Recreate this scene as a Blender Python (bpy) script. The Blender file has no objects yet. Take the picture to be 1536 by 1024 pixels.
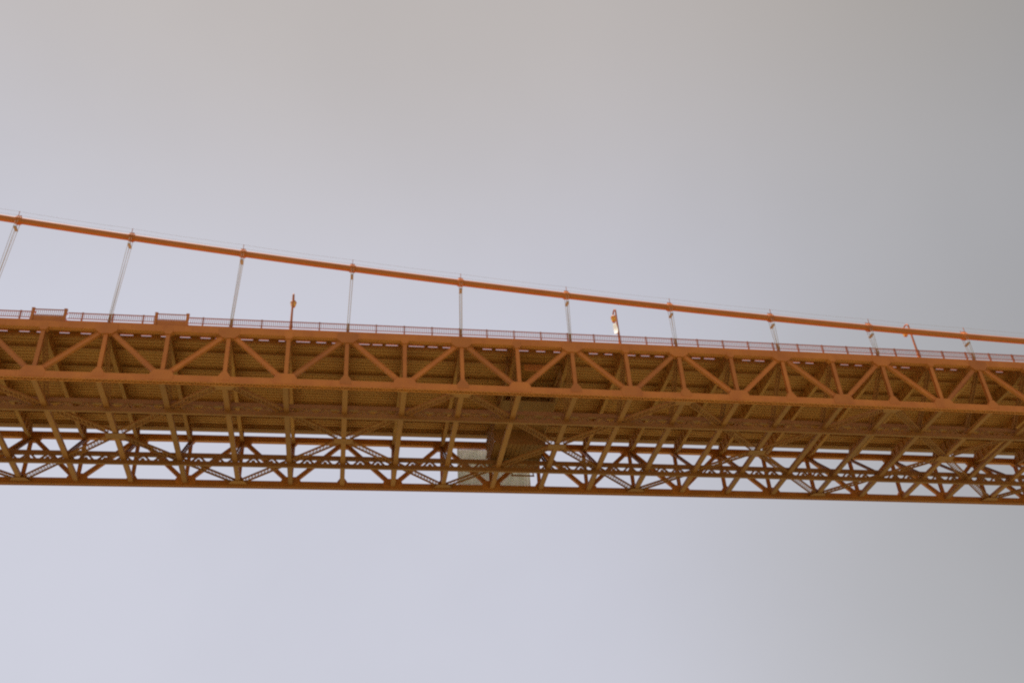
import bpy, math, random
from mathutils import Vector, Matrix
random.seed(7)
S = bpy.context.scene
COL = S.collection
PAN = 7.62          # truss panel length
W = 28.25           # distance between the two truss planes
H0 = 74.6           # height of the bottom chord level over the water
P_MIN, P_MAX = -10, 18

def camber(x):
    return -0.482 * (x / 100.0) ** 2

# ---------------------------------------------------------------- mesh collector
class MB:
    def __init__(self):
        self.v = []; self.f = []
    def quadbox(self, c8):
        b = len(self.v); self.v += [Vector(c) for c in c8]
        for q in ((0,3,2,1),(4,5,6,7),(0,1,5,4),(1,2,6,5),(2,3,7,6),(3,0,4,7)):
            self.f.append([b+i for i in q])
        return self
    def box(self, x0, x1, y0, y1, z0, z1):
        return self.quadbox([(x0,y0,z0),(x1,y0,z0),(x1,y1,z0),(x0,y1,z0),(x0,y0,z1),(x1,y0,z1),(x1,y1,z1),(x0,y1,z1)])
    def bar(self, a, b, w, h, up=(0,0,1)):
        """box from a to b; w across (perpendicular to up), h along up"""
        a = Vector(a); b = Vector(b); d = (b-a).normalized(); up = Vector(up)
        s = d.cross(up)
        if s.length < 1e-5: s = d.cross(Vector((1,0,0)))
        s.normalize(); u = s.cross(d).normalized()
        s *= w/2; u *= h/2
        return self.quadbox([a-s-u, a+s-u, b+s-u, b-s-u, a-s+u, a+s+u, b+s+u, b-s+u])
    def rail(self, xs, yc, zc, wy, hz):
        """continuous box along x following the camber"""
        n = len(xs); b = len(self.v)
        for x in xs:
            z = zc + camber(x)
            for dy, dz in ((-1,-1),(1,-1),(1,1),(-1,1)):
                self.v.append(Vector((x, yc+dy*wy/2, z+dz*hz/2)))
        for i in range(n-1):
            o = b+4*i
            for k in range(4):
                k2 = (k+1) % 4
                self.f.append([o+k, o+4+k, o+4+k2, o+k2])
        self.f.append([b, b+1, b+2, b+3]); e = b+4*(n-1)
        self.f.append([e+3, e+2, e+1, e])
        return self
    def prism(self, pts, axis, t0, t1):
        """polygon (2D) extruded; axis 'y' -> points are (x,z); axis 'x' -> (y,z); axis 'z' -> (x,y)"""
        b = len(self.v); n = len(pts)
        for t in (t0, t1):
            for p, q in pts:
                self.v.append(Vector((p,t,q)) if axis == 'y' else Vector((t,p,q)) if axis == 'x' else Vector((p,q,t)))
        self.f.append([b+i for i in range(n)]); self.f.append([b+n+i for i in reversed(range(n))])
        for i in range(n):
            j = (i+1) % n
            self.f.append([b+i, b+n+i, b+n+j, b+j])
        return self
    def tube(self, pts, r, n=8, cap=True):
        pts = [Vector(p) for p in pts]
        rs = r if isinstance(r, (list, tuple)) else [r]*len(pts)
        b = len(self.v)
        for i, p in enumerate(pts):
            d = (pts[min(i+1, len(pts)-1)] - pts[max(i-1, 0)]).normalized()
            ref = Vector((0,1,0)) if abs(d.y) < .9 else Vector((1,0,0))
            s = d.cross(ref).normalized(); u = s.cross(d)
            for k in range(n):
                a = 2*math.pi*k/n
                self.v.append(p + rs[i]*(math.cos(a)*s + math.sin(a)*u))
        for i in range(len(pts)-1):
            for k in range(n):
                k2 = (k+1) % n
                self.f.append([b+i*n+k, b+i*n+k2, b+(i+1)*n+k2, b+(i+1)*n+k])
        if cap:
            self.f.append([b+k for k in reversed(range(n))])
            self.f.append([b+(len(pts)-1)*n+k for k in range(n)])
        return self
    def laced(self, a, b, w, h, up=(0,0,1), step=1.0, fl=.12, bar=.07):
        """laced box member: two solid sides and X lacing on the two faces square to up"""
        a = Vector(a); b = Vector(b); L = (b-a).length; d = (b-a)/L; up = Vector(up)
        s = d.cross(up).normalized(); u = s.cross(d).normalized()
        for sg in (-1, 1):
            self.bar(a+s*sg*(w/2-fl/2), b+s*sg*(w/2-fl/2), fl, h, u)
        n = max(2, int(L/step)); wi = w/2-fl
        for face in (-1, 1):
            o = u*face*(h/2-.02)
            for i in range(n):
                p = a+d*(L*i/n)+o; q = a+d*(L*(i+1)/n)+o
                for sg in (-1, 1):
                    self.bar(p-s*sg*wi+u*sg*.012, q+s*sg*wi+u*sg*.012, bar, .02, u)
        return self
    def build(self, name, mat, parent=None, smooth=False):
        me = bpy.data.meshes.new(name)
        base = parent_loc(parent) if parent else Vector((0,0,0))
        me.from_pydata([tuple(v-base) for v in self.v], [], self.f)
        me.validate(); me.update()
        import bmesh
        bm = bmesh.new(); bm.from_mesh(me); bmesh.ops.recalc_face_normals(bm, faces=bm.faces); bm.to_mesh(me); bm.free()
        if smooth:
            for p in me.polygons: p.use_smooth = True
        me.materials.append(mat)
        o = bpy.data.objects.new(name, me); COL.objects.link(o)
        if parent: o.parent = parent
        return o

def parent_loc(o):
    l = Vector((0,0,0))
    while o:
        l += o.location; o = o.parent
    return l

def tag(o, label=None, cat=None, group=None, kind=None):
    if label: o['label'] = label
    if cat: o['category'] = cat
    if group: o['group'] = group
    if kind: o['kind'] = kind
    return o

def thing(name, loc, label, cat, group=None):
    o = bpy.data.objects.new(name, None); COL.objects.link(o)
    o.location = loc; o.empty_display_size = .5
    return tag(o, label, cat, group)

def copy_part(o, parent, loc):
    c = o.copy(); COL.objects.link(c); c.parent = parent; c.location = loc
    return c

# ---------------------------------------------------------------- materials
def nodes(name):
    m = bpy.data.materials.new(name); m.use_nodes = True
    nt = m.node_tree
    return m, nt, nt.nodes['Principled BSDF']

def paint(name, c, rough=.55, var=.25, rust=.25, scale=.35):
    """weathered bridge paint: broad fading, fine grime, vertical rust runs"""
    m, nt, b = nodes(name)
    N = nt.nodes.new; L = nt.links.new
    geo = N('ShaderNodeNewGeometry')
    n1 = N('ShaderNodeTexNoise'); n1.inputs['Scale'].default_value = scale; n1.inputs['Detail'].default_value = 6
    n1.inputs['Roughness'].default_value = .65
    L(geo.outputs['Position'], n1.inputs['Vector'])
    r1 = N('ShaderNodeValToRGB'); r1.color_ramp.elements[0].position = .3; r1.color_ramp.elements[1].position = .7
    k0 = 1-var; k1 = 1+var*.6
    r1.color_ramp.elements[0].color = (c[0]*k0, c[1]*k0*.92, c[2]*k0*.8, 1)
    r1.color_ramp.elements[1].color = (min(1, c[0]*k1), c[1]*k1*1.05, c[2]*k1*1.1, 1)
    L(n1.outputs['Fac'], r1.inputs['Fac'])
    mp = N('ShaderNodeMapping'); mp.inputs['Scale'].default_value = (2.2, 2.2, .25)
    L(geo.outputs['Position'], mp.inputs['Vector'])
    n2 = N('ShaderNodeTexNoise'); n2.inputs['Scale'].default_value = 1.3; n2.inputs['Detail'].default_value = 8
    L(mp.outputs['Vector'], n2.inputs['Vector'])
    r2 = N('ShaderNodeValToRGB'); r2.color_ramp.elements[0].position = .55; r2.color_ramp.elements[1].position = .75
    r2.color_ramp.elements[0].color = (0,0,0,1); r2.color_ramp.elements[1].color = (rust,rust,rust,1)
    L(n2.outputs['Fac'], r2.inputs['Fac'])
    mx = N('ShaderNodeMix'); mx.data_type = 'RGBA'
    L(r2.outputs['Color'], mx.inputs[0]); L(r1.outputs['Color'], mx.inputs[6])
    mx.inputs[7].default_value = (.16, .06, .02, 1)
    oi = N('ShaderNodeObjectInfo'); mo = N('ShaderNodeMapRange'); mo.inputs['To Min'].default_value = .86; mo.inputs['To Max'].default_value = 1.12
    L(oi.outputs['Random'], mo.inputs['Value'])
    hv = N('ShaderNodeHueSaturation'); L(mo.outputs['Result'], hv.inputs['Value']); L(mx.outputs[2], hv.inputs['Color'])
    L(hv.outputs['Color'], b.inputs['Base Color'])
    mr = N('ShaderNodeMapRange'); mr.inputs['To Min'].default_value = rough-.1; mr.inputs['To Max'].default_value = rough+.2
    L(n1.outputs['Fac'], mr.inputs['Value']); L(mr.outputs['Result'], b.inputs['Roughness'])
    b.inputs['Specular IOR Level'].default_value = .35
    bp = N('ShaderNodeBump'); bp.inputs['Strength'].default_value = .15; bp.inputs['Distance'].default_value = .02
    n3 = N('ShaderNodeTexNoise'); n3.inputs['Scale'].default_value = 9; L(geo.outputs['Position'], n3.inputs['Vector'])
    L(n3.outputs['Fac'], bp.inputs['Height']); L(bp.outputs['Normal'], b.inputs['Normal'])
    return m

ORANGE = paint('orange_bridge_paint', (.50, .138, .024), var=.15, rust=.10)
CABLE = paint('orange_cable_paint', (.46, .130, .031), rough=.66, var=.08, rust=.05)
SLAB = paint('deck_plate_paint', (.46, .168, .044), var=.10, rust=.12, scale=.18)
UNDER = paint('deck_underside_paint', (.45, .158, .036), var=.10, rust=.12, scale=.18)
ROPE = paint('suspender_rope_paint', (.48, .32, .21), var=.08, rust=.1, scale=1.5)
RAIL = paint('railing_paint', (.36, .105, .036), var=.1, rust=.1, scale=.8)
RUSTY = paint('traveller_paint', (.29, .096, .022), var=.15, rust=.25, scale=.6)
BRACE = paint('bracing_paint_shaded', (.33, .104, .025), var=.14, rust=.2)  # bridge paint with the shade under the deck put into its colour
WHITE = paint('white_banner_cloth', (.90, .89, .87), rough=.8, var=.05, rust=0)
CONC = paint('concrete_deck', (.30, .28, .25), rough=.85, var=.2, rust=.1)
WIRE = paint('hand_rope_wire', (.35, .25, .2), var=.1, rust=0, scale=2)

def sheet_mat():
    m, nt, b = nodes('pale_grey_sheet')
    N = nt.nodes.new; L = nt.links.new
    geo = N('ShaderNodeNewGeometry')
    n = N('ShaderNodeTexNoise'); n.inputs['Scale'].default_value = .7; n.inputs['Detail'].default_value = 7
    L(geo.outputs['Position'], n.inputs['Vector'])
    r = N('ShaderNodeValToRGB')
    r.color_ramp.elements[0].color = (.74, .685, .67, 1); r.color_ramp.elements[1].color = (.88, .82, .81, 1)
    r.color_ramp.elements[0].position = .3; r.color_ramp.elements[1].position = .7
    L(n.outputs['Fac'], r.inputs['Fac']); L(r.outputs['Color'], b.inputs['Base Color'])
    b.inputs['Roughness'].default_value = .8
    # thin cloth: some of the light behind it comes through
    tr = N('ShaderNodeBsdfTranslucent'); L(r.outputs['Color'], tr.inputs['Color'])
    ms = N('ShaderNodeMixShader'); ms.inputs['Fac'].default_value = .62
    L(b.outputs['BSDF'], ms.inputs[1]); L(tr.outputs['BSDF'], ms.inputs[2])
    L(ms.outputs['Shader'], nt.nodes['Material Output'].inputs['Surface'])
    return m
SHEET = sheet_mat()

def amber():
    m, nt, b = nodes('amber_lamp_glass')
    N = nt.nodes.new; L = nt.links.new
    n = N('ShaderNodeTexNoise'); n.inputs['Scale'].default_value = 3
    r = N('ShaderNodeValToRGB')
    r.color_ramp.elements[0].color = (.85, .46, .07, 1); r.color_ramp.elements[1].color = (.92, .58, .12, 1)
    L(n.outputs['Fac'], r.inputs['Fac']); L(r.outputs['Color'], b.inputs['Base Color'])
    b.inputs['Roughness'].default_value = .2
    b.inputs['Transmission Weight'].default_value = .25
    return m
AMBER = amber()

def water_mat():
    m, nt, b = nodes('bay_water')
    N = nt.nodes.new; L = nt.links.new
    geo = N('ShaderNodeNewGeometry')
    n = N('ShaderNodeTexNoise'); n.inputs['Scale'].default_value = .02; n.inputs['Detail'].default_value = 5
    L(geo.outputs['Position'], n.inputs['Vector'])
    r = N('ShaderNodeValToRGB')
    r.color_ramp.elements[0].color = (.165, .195, .090, 1); r.color_ramp.elements[1].color = (.20, .235, .115, 1)
    L(n.outputs['Fac'], r.inputs['Fac']); L(r.outputs['Color'], b.inputs['Base Color'])
    b.inputs['Roughness'].default_value = .25; b.inputs['IOR'].default_value = 1.333
    w = N('ShaderNodeTexNoise'); w.inputs['Scale'].default_value = .35; w.inputs['Detail'].default_value = 8
    L(geo.outputs['Position'], w.inputs['Vector'])
    bp = N('ShaderNodeBump'); bp.inputs['Strength'].default_value = .6; bp.inputs['Distance'].default_value = .6
    L(w.outputs['Fac'], bp.inputs['Height']); L(bp.outputs['Normal'], b.inputs['Normal'])
    return m

# ---------------------------------------------------------------- water
mb = MB()
R_ = 9000.0; n = 48
mb.v.append(Vector((0,0,0)))
for k in range(n): mb.v.append(Vector((R_*math.cos(2*math.pi*k/n), R_*math.sin(2*math.pi*k/n), 0)))
for k in range(n): mb.f.append([0, 1+k, 1+(k+1) % n])
water = mb.build('water', water_mat()); tag(water, 'grey green water of the bay far below the bridge', 'water', kind='structure')

# everything on the bridge is written with z = 0 at the bottom chord level; RZ lifts it
def up(z): return z + H0
XS = [p*PAN for p in range(P_MIN, P_MAX+1)]
def XY(x, y, z): return Vector((x, y, H0+z+camber(x)))

# ---------------------------------------------------------------- stiffening trusses
def truss(y, label, out):
    """out = -1 when the outer face looks to -y, +1 otherwise"""
    t = thing('stiffening_truss', XY(0, y, -.95), label, 'truss')
    # top chord: box with splice plates
    tc = MB()
    tc.rail(XS, y, H0+7.13, .70, .94)
    for x in XS[:-1]:
        xx = x+PAN*.32
        c = XY(xx, y, 7.13)
        tc.bar(c-Vector((.55,0,0)), c+Vector((.55,0,0)), .74, .80)
    tc.build('top_chord', ORANGE, t)
    # bottom chord: two side plates, a top plate, zigzag lacing underneath
    bc = MB()
    bc.rail(XS, y-.30, H0-.48, .10, .94)
    bc.rail(XS, y+.30, H0-.48, .10, .94)
    bc.rail(XS, y, H0-.05, .50, .06)
    for sg in (-1, 1):
        bc.rail(XS, y+sg*.30, H0-.965, .20, .03)
    for x in XS[:-1]:
        nb = 10
        for i in range(nb):
            a = XY(x+PAN*i/nb, y-.22, -.93); b = XY(x+PAN*(i+.5)/nb, y+.22, -.93); c = XY(x+PAN*(i+1)/nb, y-.22, -.93)
            bc.bar(a, b, .12, .03); bc.bar(b, c, .12, .026)
        c = XY(x+PAN*.68, y, -.48)
        bc.bar(c-Vector((.6,0,0)), c+Vector((.6,0,0)), .74, .78)
    bc.build('bottom_chord', ORANGE, t)
    for p in range(P_MIN, P_MAX+1):
        x = p*PAN
        # vertical: two flanges and a recessed web
        v = MB(); zt = 6.66; zb = -.02
        for sg in (-1, 1):
            v.bar(XY(x, y+sg*.22, zb), XY(x, y+sg*.22, zt), .50, .05, (0,1,0))
        v.bar(XY(x, y, zb), XY(x, y, zt), .08, .38, (0,1,0))
        v.build('vertical', ORANGE, t)
        g = MB()
        zc = camber(x)+H0
        if p % 2 == 0:   # top gusset plates
            prof = [(x-1.35, zc+7.45), (x-1.35, zc+6.55), (x-.75, zc+5.98), (x+.75, zc+5.98), (x+1.35, zc+6.55), (x+1.35, zc+7.45)]
            sm = [(x-.75, zc-.55), (x-.75, zc+.05), (x-.28, zc+.75), (x+.28, zc+.75), (x+.75, zc+.05), (x+.75, zc-.55)]
        else:            # bottom gusset plates
            prof = [(x-1.45, zc-.80), (x-1.45, zc+.10), (x-1.0, zc+.72), (x+1.0, zc+.72), (x+1.45, zc+.10), (x+1.45, zc-.80)]
            sm = [(x-.55, zc+7.3), (x-.55, zc+6.60), (x-.28, zc+6.25), (x+.28, zc+6.25), (x+.55, zc+6.60), (x+.55, zc+7.3)]
        g.prism(prof, 'y', y-.385, y+.385); g.build('gusset_plate', ORANGE, t)
        g = MB(); g.prism(sm, 'y', y-.38, y+.38); g.build('corner_plate', ORANGE, t)
        if p < P_MAX:
            lo = (XY(x, y, -.3), XY(x+PAN, y, 6.95)) if p % 2 else (XY(x, y, 6.95), XY(x+PAN, y, -.3))
            a, b = lo; d = (b-a).normalized()
            a = a+d*1.0; b = b-d*1.0
            dg = MB(); s = d.cross(Vector((0,1,0))).normalized()
            for sg in (-1, 1):
                dg.bar(a+s*sg*.27, b+s*sg*.27, .06, .52, (0,1,0))
            for sg in (-1, 1):
                dg.bar(a+Vector((0, sg*.17, 0)), b+Vector((0, sg*.17, 0)), .46, .03, (0,1,0))
            dg.build('diagonal', ORANGE, t)
    return t
near = truss(0.0, 'nearer orange steel stiffening truss right under the railing, bright against the dark deck underside', -1)
far = truss(W, 'farther dark brown steel truss below the deck, with sky showing through its triangles', 1)

# ---------------------------------------------------------------- deck
deck = thing('bridge_deck', XY(0, W/2, 8.0), 'dark ribbed underside of the roadway deck between the two trusses', 'bridge deck')
Y0, Y1 = 3.475, W-3.475
sl = MB()
sl.rail(XS, (Y0+Y1)/2, H0+8.20, Y1-Y0, .50)
nr = 30
for i in range(nr):
    yy = Y0+.35+(Y1-Y0-.7)*i/(nr-1)
    b = len(sl.v)
    sl.rail(XS, yy, H0+7.905, .30, .10)
sl.build('deck_slab', SLAB, deck)
for sgn, nm in ((1, 'near'), (-1, 'far')):
    mir = (lambda yy: yy) if sgn == 1 else (lambda yy: W-yy)
    sw = MB()
    ya, yb = (1.26, 3.60) if sgn == 1 else (W-3.18, W+.40)  # far slab widened over the chord top to shade it from the sun
    sw.rail(XS, (ya+yb)/2, H0+8.68, yb-ya, .16)
    sw.rail(XS, mir(1.34), H0+8.62, .16, .62)
    if sgn == 1: sw.rail(XS, .86, H0+8.08, .96, .05)  # added sheet hidden behind the chord, blocks sun from the steel below
    sw.rail(XS, mir(1.9), H0+8.50, .16, .22)
    sw.rail(XS, mir(2.7), H0+8.50, .16, .22)
    sw.build('sidewalk', UNDER, deck)
    if sgn == -1:
        sw = MB(); sw.rail(XS, W-3.35, H0+8.50, .5, .08); sw.build('slot_cover', UNDER, deck); continue
    # cover plates over the slot between sidewalk and roadway: they leave short slits of sky
    for p in range(P_MIN, P_MAX):
        x = p*PAN
        for a, b in ((-.10, .10), (.34+random.uniform(-.08,.06), .45), (.62, .68+random.uniform(0,.12))):
            cp = MB(); cp.box(x+PAN*a, x+PAN*b, 3.45, 3.58, up(8.452)+camber(x), up(8.598)+camber(x)); cp.build('slot_cover', UNDER, deck)
for i, yy in enumerate((5.6, 9.8, 14.0, 18.2, 22.4)):
    sb = MB()
    sb.rail(XS, yy, H0+7.70, .06, .46); sb.rail(XS, yy, H0+7.45, .30, .05)
    sb.build('stringer', SLAB, deck)
for p in range(P_MIN, P_MAX+1):
    x = p*PAN; fb = MB()
    fb.prism([(.38, up(7.2)+camber(x)), (.38, up(6.5)+camber(x)), (3.0, up(5.95)+camber(x)), (W-3.0, up(5.95)+camber(x)), (W-.38, up(6.5)+camber(x)), (W-.38, up(7.2)+camber(x)),
              (W-2.2, up(7.90)+camber(x)), (2.2, up(7.90)+camber(x))], 'x', x-.03, x+.03)
    fl = [(.40, 6.47), (3.0, 5.92), (W-3.0, 5.92), (W-.40, 6.47)]
    for (ya, za), (yb, zb) in zip(fl, fl[1:]):
        fb.bar(XY(x, ya, za), XY(x, yb, zb), .52, .06)
    yy = 1.6
    while yy < W-1.5:
        for sg in (-1, 1):
            fb.bar(XY(x+sg*.12, yy, 6.3), XY(x+sg*.12, yy, 7.7), .18, .03, (0,1,0))
        yy += 1.55
    # brackets carrying the sidewalks
    for q in (1, -1):
        m = (lambda a: a) if q == 1 else (lambda a: W-a)
        fb.bar(XY(x, m(1.45), 7.93), XY(x, m(4.2), 7.93), .3, .06)
        fb.bar(XY(x, m(.7), 7.4), XY(x, m(1.9), 8.45), .25, .12)
    fb.build('floor_beam', UNDER, deck)

# ---------------------------------------------------------------- lateral bracing under the deck
brace = thing('lateral_bracing', XY(0, W/2, -.9), 'brown lattice cross bracing in the plane between the two bottom chords', 'bracing')
ZB = -.45
for yy in (W*.25, W*.75):
    st = MB()
    st.rail(XS, yy, H0+.34, .40, .62); st.rail(XS, yy, H0-.94, .40, .62)
    for p in range(P_MIN, P_MAX):
        x = p*PAN
        nn = 6
        for i in range(nn):
            a = XY(x+PAN*i/nn, yy, -.95 if i % 2 else .30); b = XY(x+PAN*(i+1)/nn, yy, .30 if i % 2 else -.95)
            st.bar(a, b, .26, .20, (0,1,0))
        for i in range(0, nn+1, 2):
            c = x+PAN*i/nn; z = H0+camber(c)
            st.prism([(c-.42, z-.8), (c+.42, z-.8), (c+.16, z-.28), (c-.16, z-.28)], 'y', yy-.16, yy-.12)
            if 0 < i < nn or True:
                st.prism([(c-.30, z+.2), (c+.30, z+.2), (c+.1, z-.05), (c-.1, z-.05)], 'y', yy-.155, yy-.125)
        st.bar(XY(x-.45, yy, -.3), XY(x+.45, yy, -.3), .30, 1.1)
    st.build('longitudinal_strut', BRACE, brace)
for p in range(P_MIN, P_MAX+1):
    x = p*PAN; ts = MB()
    for sg in (-1, 1):
        ts.bar(XY(x+sg*.30, .36, ZB+.02), XY(x+sg*.30, W-.36, ZB+.02), .09, .46)
    ts.bar(XY(x, .36, ZB-.20), XY(x, W-.36, ZB-.20), .52, .03)
    ts.build('transverse_strut', BRACE, brace)
    # laced sway braces from the truss tops down to the quarter struts
    for q in (1, -1):
        m = (lambda a: a) if q == 1 else (lambda a: W-a)
        sb = MB()
        sb.laced(XY(x, m(.45), 6.2), XY(x, m(W*.25-.2), .5), .62, .30, (0, .66*q, .75), step=.6, fl=.10, bar=.07)
        sb.build('sway_brace', BRACE, brace)
for p in range(P_MIN, P_MAX-1):
    if (p-2) % 4: continue
    # full X over four panels: near(p) - centre(p+2) - far(p+4) and the mirror image
    for a, b in (((p, .4), (p+4, W-.4)), ((p+4, .4), (p, W-.4))):
        if b[0] > P_MAX or a[0] > P_MAX: continue
        pa = XY(a[0]*PAN, a[1], ZB+.03); pb = XY(b[0]*PAN, b[1], ZB+.03)
        mid = (pa+pb)/2
        d = (pb-pa).normalized()
        for u0, u1 in ((pa+d*.6, mid-d*.9), (mid+d*.9, pb-d*.6)):
            ld = MB(); ld.laced(u0, u1, 1.0, .30, step=.62, fl=.10, bar=.075)
            ld.build('lattice_diagonal', BRACE, brace)
    c = XY((p+2)*PAN, W/2, ZB-.28)
    gp = MB(); gp.prism([(c.x-1.3, c.y-.7), (c.x+1.3, c.y-.7), (c.x+1.3, c.y+.7), (c.x-1.3, c.y+.7)], 'z', c.z-.03, c.z+.02)
    gp.build('gusset_plate', BRACE, brace)
    for yy in (.9, W-.9):
        c = XY(p*PAN, yy, ZB-.28)
        gp = MB(); sg = 1 if yy < 5 else -1
        gp.prism([(c.x-1.5, c.y-.5*sg), (c.x+1.5, c.y-.5*sg), (c.x+.9, c.y+.7*sg), (c.x-.9, c.y+.7*sg)], 'z', c.z-.03, c.z+.02)
        gp.build('gusset_plate', BRACE, brace)

# ---------------------------------------------------------------- main cable
def cz(p):
    # parabola through the measured points of the cable
    return 18.887 - .8121*p + .01878*p*p
def cpt(p): return Vector((p*PAN, 0, H0+cz(p)))
cable = thing('main_cable', cpt(0)-Vector((0,0,.46)), 'thick orange main cable sloping down from left to right across the sky', 'cable')
cb = MB(); cb.tube([cpt(P_MIN+.25*i) for i in range(4*(P_MAX-P_MIN)+1)], .455, 20); cb.build('cable_strand', CABLE, cable, smooth=True)
for yy in (-.42, .42):
    hr = MB(); hr.tube([cpt(P_MIN+.25*i)+Vector((0, yy, 1.25-.08*math.sin(math.pi*((i*.25) % 2)/2))) for i in range(4*(P_MAX-P_MIN)+1)], .011, 5)
    hr.build('hand_rope', WIRE, cable)
def band_at(p): return p + (.035 - (.012 if p < 0 else .005)*p)   # the bands sit a little off the panel points
for p in range(P_MIN, P_MAX+1, 2):
    p = band_at(p); c = cpt(p); d = (cpt(p+.1)-cpt(p-.1)).normalized()
    bd = MB()
    bd.tube([c-d*.42, c-d*.36, c+d*.36, c+d*.42], [.50, .56, .56, .50], 18)
    bd.tube([c-d*.20, c-d*.17, c-d*.10, c-d*.07], [.55, .63, .63, .55], 18)
    bd.tube([c+d*.07, c+d*.10, c+d*.17, c+d*.20], [.55, .63, .63, .55], 18)
    for sy in (-1, 1):
        bd.bar(c+Vector((0, sy*.42, .1)), c+Vector((0, sy*.42, 1.3)), .07, .07, (0,1,0))
    bd.bar(c+Vector((-.3, 0, .60)), c+Vector((.3, 0, .60)), .5, .18)
    bd.build('cable_band', CABLE, cable)

# ---------------------------------------------------------------- suspenders
sus_labels = {
 -6: 'leftmost pair of pale suspender ropes, leaning and cut off by the left edge',
 -4: 'suspender ropes meeting the railing between the two raised railing bays',
 -2: 'suspender ropes between the right-hand raised bay and the leftmost lamp post',
  0: 'suspender ropes next to the right of the leftmost lamp post',
  2: 'upright suspender ropes in the middle of the photo, above the grey sheet',
  4: 'suspender ropes next to the left of the lamp post with the white banner',
  6: 'suspender ropes next to the right of the lamp post with the white banner',
  8: 'suspender ropes midway between the bannered lamp post and the rightmost lamp post',
 10: 'short suspender ropes next to the left of the rightmost lamp post',
 12: 'shortest suspender ropes, right of the rightmost lamp post'}
for p in range(-6, 13, 2):
    x = p*PAN; xt = band_at(p)*PAN; zt = H0+cz(band_at(p)); zb = H0+7.62+camber(x)
    t = thing('suspender', (x, 0, zb), sus_labels[p], 'suspender', 'suspenders hanging from the main cable')
    for sy in (-1, 1):
        for sx in (-1, 1):
            rp = MB()
            rp.tube([(xt+sx*.14, sy*.50, zt-.05), (xt+sx*.14+(x-xt)*.08, sy*.50, zt-1.3), (x+sx*.12, sy*.20, zb+.5)], .031, 8)
            rp.build('rope', ROPE, t, smooth=True)
    sp = MB(); z = zt-1.45
    xm = xt+(x-xt)*.09; sp.box(xm-.19, xm+.19, -.52, .52, z-.08, z+.08)
    sp.build('spreader_clamp', WIRE, t)
    sk_ = MB(); sk_.tube([(x,0,zb-.02), (x,0,zb+.15), (x,0,zb+.9), (x,0,zb+1.5)], [.34,.22,.18,.14], 10); sk_.build('socket', RAIL, t)

# ---------------------------------------------------------------- railing
YR = 1.36
rail = thing('railing', XY(0, YR, 8.9), 'long rust red picket railing along the near edge of the deck', 'railing')
bays = (-5, -3)
def in_bay(q): return any(abs(q-b) < .3 for b in bays)
HALF = PAN/2
segs = []; a = P_MIN
runs = [(P_MIN, -5.26), (-4.74, -3.26), (-2.74, P_MAX)]
tr = MB(); br = MB()
for r0, r1 in runs:
    xs = [PAN*(r0+(r1-r0)*i/24) for i in range(25)]
    tr.rail(xs, YR, H0+10.20, .12, .09); br.rail(xs, YR, H0+9.30, .09, .08)
tr.build('top_rail', RAIL, rail); br.build('bottom_rail', RAIL, rail)
pp = MB(); o = XY(0, YR, 8.9)
post0 = None
pm = MB(); pm.box(-.09, .09, -.09, .09, 0, 1.42); 
base = Vector(rail.location)
def add_local(mb_, name, mat):
    me = bpy.data.meshes.new(name); me.from_pydata([tuple(v) for v in mb_.v], [], mb_.f); me.update(); me.materials.append(mat)
    ob = bpy.data.objects.new(name, me); COL.objects.link(ob); return ob
def picket_mesh(L):
    m_ = MB(); nn = max(2, round(L/.25))
    for i in range(1, nn):
        xx = -L/2+L*i/nn
        m_.box(xx-.034, xx+.034, -.02, .02, .43, 1.26)
    return m_
post0 = None; panel0 = {}
k = P_MIN*2
while k <= P_MAX*2:
    q = k/2
    if not in_bay(q):
        loc = XY(q*PAN, YR, 8.9)-base
        if post0 is None:
            post0 = add_local(pm, 'post', RAIL); post0.parent = rail; post0.location = loc
        else: copy_part(post0, rail, loc)
    k += 1
k = P_MIN*2
while k < P_MAX*2:
    q0, q1 = k/2, k/2+.5
    for b in bays:
        if abs(q0-b) < .01: q0 = b+.26
        if abs(q1-b) < .01: q1 = b-.26
    L = round((q1-q0)*PAN, 3); loc = XY((q0+q1)/2*PAN, YR, 8.9)-base
    if L not in panel0:
        pb = add_local(picket_mesh(L), 'picket_panel', RAIL); pb.parent = rail; pb.location = loc; panel0[L] = pb
    else: copy_part(panel0[L], rail, loc)
    k += 1

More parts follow.
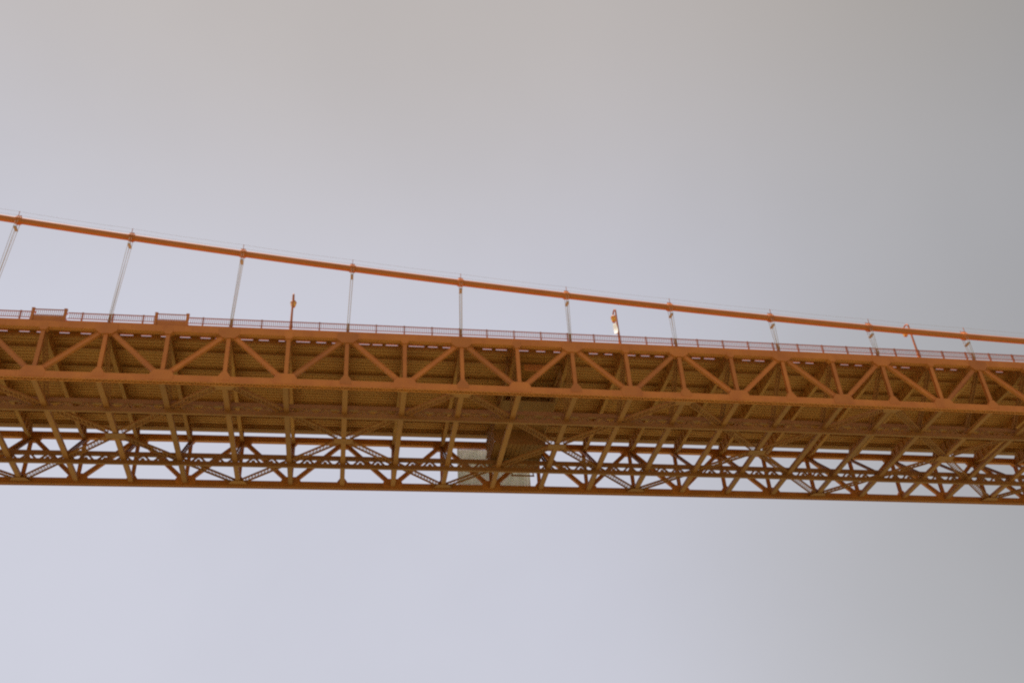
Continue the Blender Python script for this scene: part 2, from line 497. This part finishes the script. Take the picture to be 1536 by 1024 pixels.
for b, lab in ((-5, 'raised railing bay with thick end posts nearest the left edge of the photo'),
               (-3, 'raised railing bay with thick end posts just right of the second suspender')):
    x = b*PAN; YB = .30; hw = 1.98
    t = thing('railing_bay', XY(x, YB, 7.95), lab, 'railing', 'raised bays in the railing')
    fa = MB(); fa.bar(XY(x-hw+.18, YB, 8.38), XY(x+hw-.18, YB, 8.38), .10, .90); fa.build('fascia_panel', ORANGE, t)
    fl = MB(); fl.box(x-hw, x+hw, YB+.05, 1.40, XY(x,0,8.5).z, XY(x,0,8.57).z); fl.build('bay_floor', UNDER, t)
    for sx in (-1, 1):
        po = MB(); px = x+sx*hw
        po.bar(XY(px, YB, 7.75), XY(px, YB, 9.92), .34, .30, (0,1,0))
        po.bar(XY(px, YB, 9.88), XY(px, YB, 9.99), .40, .36, (0,1,0)); po.build('end_post', ORANGE, t)
        sr = MB()
        sr.bar(XY(px, YB+.15, 9.8), XY(px, YR, 9.9), .10, .08); sr.bar(XY(px, YB+.15, 8.95), XY(px, YR, 9.0), .08, .08)
        sr.build('side_rail', RAIL, t)
    rr = MB(); rr.bar(XY(x-hw+.17, YB, 9.84), XY(x+hw-.17, YB, 9.84), .12, .09); rr.bar(XY(x-hw+.17, YB, 8.95), XY(x+hw-.17, YB, 8.95), .09, .07)
    rr.build('rail', RAIL, t)
    pk = MB(); nn = 15
    for i in range(1, nn):
        xx = x-hw+.17+(2*hw-.34)*i/nn
        pk.bar(XY(xx, YB, 8.90), XY(xx, YB, 9.86), .056, .04, (0,1,0))
    pk.build('picket_panel', RAIL, t)

# ---------------------------------------------------------------- lamps
lamp_labels = {-1: 'leftmost lamp post, standing clear of the cable with its lantern below the sky',
               5: 'lamp post with a white banner on its shaft, lantern just below the cable',
               11: 'rightmost lamp post, its top rising behind and above the cable'}
for p, lab in lamp_labels.items():
    x = p*PAN; y = 1.62; b = XY(x, y, 8.42)
    t = thing('street_lamp', b, lab, 'street lamp', 'lamp posts along the sidewalk')
    bs = MB(); bs.tube([b+Vector((0,0,z)) for z in (0,.12,.2,1.45,1.6)], [.30,.30,.24,.19,.15], 8); bs.build('base', ORANGE, t)
    po = MB(); top = b+Vector((0,0,6.4))
    po.tube([b+Vector((0,0,1.58)), b+Vector((0,0,3.5)), top], [.17,.15,.125], 10)
    po.build('pole', RAIL, t)
    ar = MB(); pts = []
    for i in range(13):
        a = math.pi*(1-i/12)
        pts.append(top+Vector((0, .66+.66*math.cos(a), .55*math.sin(a)**.8+.25*i/12 if 0 < i < 12 else .25*i/12)))
    ar.tube(pts, [.125-.002*i for i in range(13)], 8); ar.build('arm', RAIL, t, smooth=True)
    c = top+Vector((0, 1.32, .25))
    ld = MB(); ld.tube([c+Vector((0,0,.10)), c+Vector((0,0,-.05)), c+Vector((0,0,-.2)), c+Vector((0,0,-.36)), c+Vector((0,0,-.44))], [.07,.16,.36,.44,.44], 8)
    ld.build('lantern_hood', ORANGE, t)
    gl = MB(); gl.tube([c+Vector((0,0,-.45)), c+Vector((0,0,-.95)), c+Vector((0,0,-1.15))], [.42,.34,.20], 8)
    gl.build('lantern_glass', AMBER, t)
    cg = MB()
    for i in range(4):
        a = math.pi/4+i*math.pi/2
        cg.bar(c+Vector((.43*math.cos(a), .43*math.sin(a), -.43)), c+Vector((.23*math.cos(a), .23*math.sin(a), -1.16)), .05, .05)
    cg.tube([c+Vector((0,0,-1.14)), c+Vector((0,0,-1.22))], [.22,.10], 8)
    cg.build('lantern_cage', RAIL, t)
x = 5*PAN
bn = thing('banner', XY(x-.34, 1.62, 11.1), 'narrow white banner hung on the middle lamp post', 'banner')
m_ = MB()
zz = H0+camber(x)
ws = []
for i in range(9):
    f = i/8
    ws.append((10.9+1.75*f, .05*math.sin(f*5), .06*math.sin(f*3)))
nv = len(m_.v)
for (z, dx, dy) in ws:
    hw_ = .20+.14*math.sin(math.pi*min(1, max(0, (z-10.7)/2.1)))
    for sx, sy in ((-1,-1),(1,-1),(1,1),(-1,1)):
        m_.v.append(Vector((x-.36+dx+.7*sx*hw_+.014*sy, 1.62+dy-.7*sx*hw_+.014*sy, zz+z)))
for i in range(8):
    o = nv+4*i
    for k in range(4):
        k2 = (k+1) % 4; m_.f.append([o+k, o+4+k, o+4+k2, o+k2])
m_.f.append([nv,nv+1,nv+2,nv+3]); o = nv+32; m_.f.append([o+3,o+2,o+1,o])
m_.build('cloth', WHITE, bn)
m_ = MB(); m_.bar((x-.62, 1.62, zz+12.72), (x-.08, 1.62, zz+12.72), .05, .05); m_.bar((x-.45, 1.62, zz+10.85), (x-.08, 1.62, zz+10.85), .05, .05)
m_.build('bracket', ORANGE, bn)

# ---------------------------------------------------------------- maintenance traveller
tv = thing('maintenance_traveller', XY(3.3*PAN, W/2, 1.0), 'brown maintenance gantry slung under the deck in front of the grey sheet', 'gantry')
xa, xb = 2.86*PAN, 3.86*PAN
fr = MB()
for xx in (xa, xb):
    for z in (5.3, 3.2):
        fr.bar(XY(xx, 3.2, z), XY(xx, 25.2, z), .18, .22)
    yy = 3.2
    i = 0
    while yy < 25.1:
        fr.bar(XY(xx, yy, 3.2), XY(xx, yy, 5.3), .12, .12, (0,1,0))
        nz = min(yy+2.2, 25.2)
        fr.bar(XY(xx, yy, 3.2 if i % 2 else 5.3), XY(xx, nz, 5.3 if i % 2 else 3.2), .10, .09, (1,0,0))
        yy += 2.2; i += 1
fr.build('side_girder', RUSTY, tv)
fl = MB()
fl.bar(XY(xa+.1, 12, 3.02), XY(xb-.1, 12, 3.02), 8.0, .08)
fl.bar(XY(xa+.1, 20.3, .95), XY(xb-.1, 20.3, .95), 7.4, .10)
for i in range(12):
    xx = xa+.3+(xb-xa-.6)*i/11
    fl.bar(XY(xx, 16.7, .83), XY(xx, 23.9, .83), .12, .14)
fl.build('platform', RUSTY, tv)
en = MB()    # ribbed walls of the lower enclosure
for yy in (16.6, 24.0):
    en.bar(XY(xa+.05, yy, 2.9), XY(xb-.05, yy, 2.9), .05, 4.0)
    for i in range(15):
        xx = xa+.25+(xb-xa-.5)*i/14
        en.bar(XY(xx, yy-.05, 1.0), XY(xx, yy-.05, 4.9), .14, .07, (0,1,0))
for xx in (xa, xb):
    en.bar(XY(xx, 16.6, 2.9), XY(xx, 24.0, 2.9), .05, 4.0)
    for i in range(13):
        yy = 16.9+6.8*i/12
        en.bar(XY(xx, yy, 1.0), XY(xx, yy, 4.9), .10, .16, (0,1,0))
en.build('enclosure_wall', RUSTY, tv)
for (x_, y_) in ((xa+.4, 4.2), (xb-.4, 4.2), (xa+.4, 14), (xb-.4, 14), (xa+.4, 24), (xb-.4, 24)):
    hg = MB(); hg.bar(XY(x_, y_, 5.4), XY(x_, y_, 7.75), .16, .16, (0,1,0)); hg.box(x_-.3, x_+.3, y_-.2, y_+.2, XY(x_,0,7.0).z, XY(x_,0,7.3).z)
    hg.build('hanger', RUSTY, tv)
pn = MB(); pn.bar(XY(3.22*PAN, 4.0, 6.0), XY(3.60*PAN, 4.0, 6.0), .08, 1.0)
for i in range(5):
    xx = PAN*(3.22+.38*i/4); pn.bar(XY(xx, 3.94, 5.5), XY(xx, 3.94, 6.5), .10, .05, (0,1,0))
pn.build('end_panel', ORANGE, tv)
for zz_ in (6.1, 4.2):
    pass
gr = MB()
for z in (4.2, 4.75):
    for xx in (xa+.06, xb-.06):
        gr.bar(XY(xx, 8.0, z), XY(xx, 16.0, z), .06, .06)
gr.build('guard_rail', RUSTY, tv)
lf = MB()   # light frame hanging below the enclosure
for xx in (3.35*PAN, 3.78*PAN):
    lf.bar(XY(xx, 24.3, -.15), XY(xx, 24.3, 1.0), .16, .12, (0,1,0))
lf.bar(XY(3.33*PAN, 24.3, -.15), XY(3.80*PAN, 24.3, -.15), .14, .22)
lf.build('lower_frame', RUSTY, tv)

# ---------------------------------------------------------------- grey sheet on the far truss
xa, xb = 2.33*PAN, 3.84*PAN
sh = thing('tarpaulin', XY((xa+xb)/2, W+.75, -.6), 'pale grey sheet hung on the far truss behind the gantry', 'tarpaulin')
m_ = MB(); N = 96; z0, z1 = -.7, 6.75
for j in (0, 1):
    for i in range(N+1):
        xx = xa+(xb-xa)*i/N
        yy = W+.75+.035*math.sin(i*math.pi/2)+.06*math.sin(i*.21)+j*.03
        for z in (z0, (z0+z1)/2, z1): m_.v.append(XY(xx, yy+(.05*math.sin(i*.13) if z not in (z0, z1) else 0), z))
q = 3*(N+1)
for i in range(N):
    for kz in (0, 1):
        a = 3*i+kz; m_.f.append([a, a+3, a+4, a+1]); m_.f.append([q+a, q+a+1, q+a+4, q+a+3])
    m_.f.append([3*i, q+3*i, q+3*i+3, 3*i+3]); m_.f.append([3*i+2, 3*i+5, q+3*i+5, q+3*i+2])
m_.f.append([0,1,2,q+2,q+1,q]); e = 3*N; m_.f.append([e,q+e,q+e+1,q+e+2,e+2,e+1])
m_.build('cloth', SHEET, sh)
m_ = MB()
for z in (z0, z1): m_.bar(XY(xa, W+.66, z), XY(xb, W+.66, z), .06, .08)
for i in range(4):
    xx = xa+.2+(xb-xa-.4)*i/3
    m_.bar(XY(xx, W+.39, z1), XY(xx, W+.63, z1), .08, .08)
m_.build('batten', RUSTY, sh)

# ---------------------------------------------------------------- light and sky
sun_dir = Vector((-.25, .01, .96)).normalized()
elev = math.asin(sun_dir.z)
sd = bpy.data.lights.new('sun', 'SUN'); sd.energy = 5.0; sd.angle = math.radians(.53); sd.color = (1.0, .95, .86)
so = bpy.data.objects.new('sun', sd); COL.objects.link(so); so.rotation_euler = sun_dir.to_track_quat('Z', 'Y').to_euler(); so.location = (0,0,200)
wd = bpy.data.worlds.new('World'); S.world = wd; wd.use_nodes = True
nt = wd.node_tree; bg = nt.nodes['Background']
sk = nt.nodes.new('ShaderNodeTexSky'); sk.sky_type = 'NISHITA'; sk.sun_disc = False
sk.sun_elevation = elev; sk.sun_rotation = math.atan2(sun_dir.x, sun_dir.y)
sk.altitude = 0; sk.air_density = 1.0; sk.dust_density = 1.5; sk.ozone_density = 1.0
hs = nt.nodes.new('ShaderNodeHueSaturation'); hs.inputs['Saturation'].default_value = .45
nt.links.new(sk.outputs['Color'], hs.inputs['Color']); 
hz = nt.nodes.new('ShaderNodeMix'); hz.data_type = 'RGBA'; hz.inputs[0].default_value = .80   # thin even marine haze over the clear sky

tcw = nt.nodes.new('ShaderNodeTexCoord'); sx = nt.nodes.new('ShaderNodeSeparateXYZ')
nt.links.new(tcw.outputs['Generated'], sx.inputs['Vector'])
def mrange(src, a, b, lo, hi):
    m = nt.nodes.new('ShaderNodeMapRange'); m.interpolation_type = 'SMOOTHSTEP'
    m.inputs['From Min'].default_value = a; m.inputs['From Max'].default_value = b
    m.inputs['To Min'].default_value = lo; m.inputs['To Max'].default_value = hi
    nt.links.new(src, m.inputs['Value']); return m.outputs['Result']
# haze lilac low, warmer overhead; dimming overhead and to +x imitates lens falloff
tz = mrange(sx.outputs['Z'], .55, .82, 0, 1)
hc = nt.nodes.new('ShaderNodeMix'); hc.data_type = 'RGBA'
hc.inputs[6].default_value = (4.10, 4.08, 4.60, 1); hc.inputs[7].default_value = (3.38, 3.04, 2.78, 1)
nt.links.new(tz, hc.inputs[0])
tx = mrange(sx.outputs['X'], .12, .72, 1.0, .56)
wx = mrange(sx.outputs['X'], .2, .6, 0.0, 1.0)
cn = nt.nodes.new('ShaderNodeTexNoise'); cn.inputs['Scale'].default_value = 2.2; cn.inputs['Detail'].default_value = 5
nt.links.new(tcw.outputs['Generated'], cn.inputs['Vector'])
cv = mrange(cn.outputs['Fac'], .3, .7, .96, 1.04)
mm = nt.nodes.new('ShaderNodeMath'); mm.operation = 'MULTIPLY'; nt.links.new(tx, mm.inputs[0]); nt.links.new(cv, mm.inputs[1])
vs = nt.nodes.new('ShaderNodeVectorMath'); vs.operation = 'SCALE'
wm = nt.nodes.new('ShaderNodeMix'); wm.data_type = 'RGBA'; wm.blend_type = 'MULTIPLY'
wm.inputs[7].default_value = (1.0, .975, .86, 1)
nt.links.new(wx, wm.inputs[0]); nt.links.new(hc.outputs[2], wm.inputs[6]); nt.links.new(wm.outputs[2], vs.inputs[0]); nt.links.new(mm.outputs[0], vs.inputs['Scale'])
nt.links.new(vs.outputs[0], hz.inputs[7])
nt.links.new(hs.outputs['Color'], hz.inputs[6]); nt.links.new(hz.outputs[2], bg.inputs['Color'])
bg.inputs['Strength'].default_value = .10

# ---------------------------------------------------------------- camera
cd = bpy.data.cameras.new('camera'); cam = bpy.data.objects.new('camera', cd); COL.objects.link(cam)
cd.sensor_fit = 'HORIZONTAL'; cd.sensor_width = 36.0; cd.lens = 36.0*1523.56/1536
cd.clip_start = .1; cd.clip_end = 30000
Rr = Matrix(((0.9870016467397429, -0.15027608971281933, -0.056963551448638426),
             (-0.04044803070592499, -0.5753228131814074, 0.8169257110917556),
             (-0.15553683211712122, -0.8040029586334758, -0.5739229359080507)))
cam.matrix_world = Matrix.Translation((.6022, -111.896, H0-72.3716)) @ Rr.transposed().to_4x4()
S.camera = cam

S.view_settings.view_transform = 'Standard'; S.view_settings.look = 'None'
S.view_settings.gamma = 1; S.view_settings.use_curve_mapping = False
S.view_settings.exposure = 0.6
S.cycles.filter_width = 2.2
S.cycles.max_bounces = 6; S.cycles.diffuse_bounces = 4
S.cycles.use_denoising = False
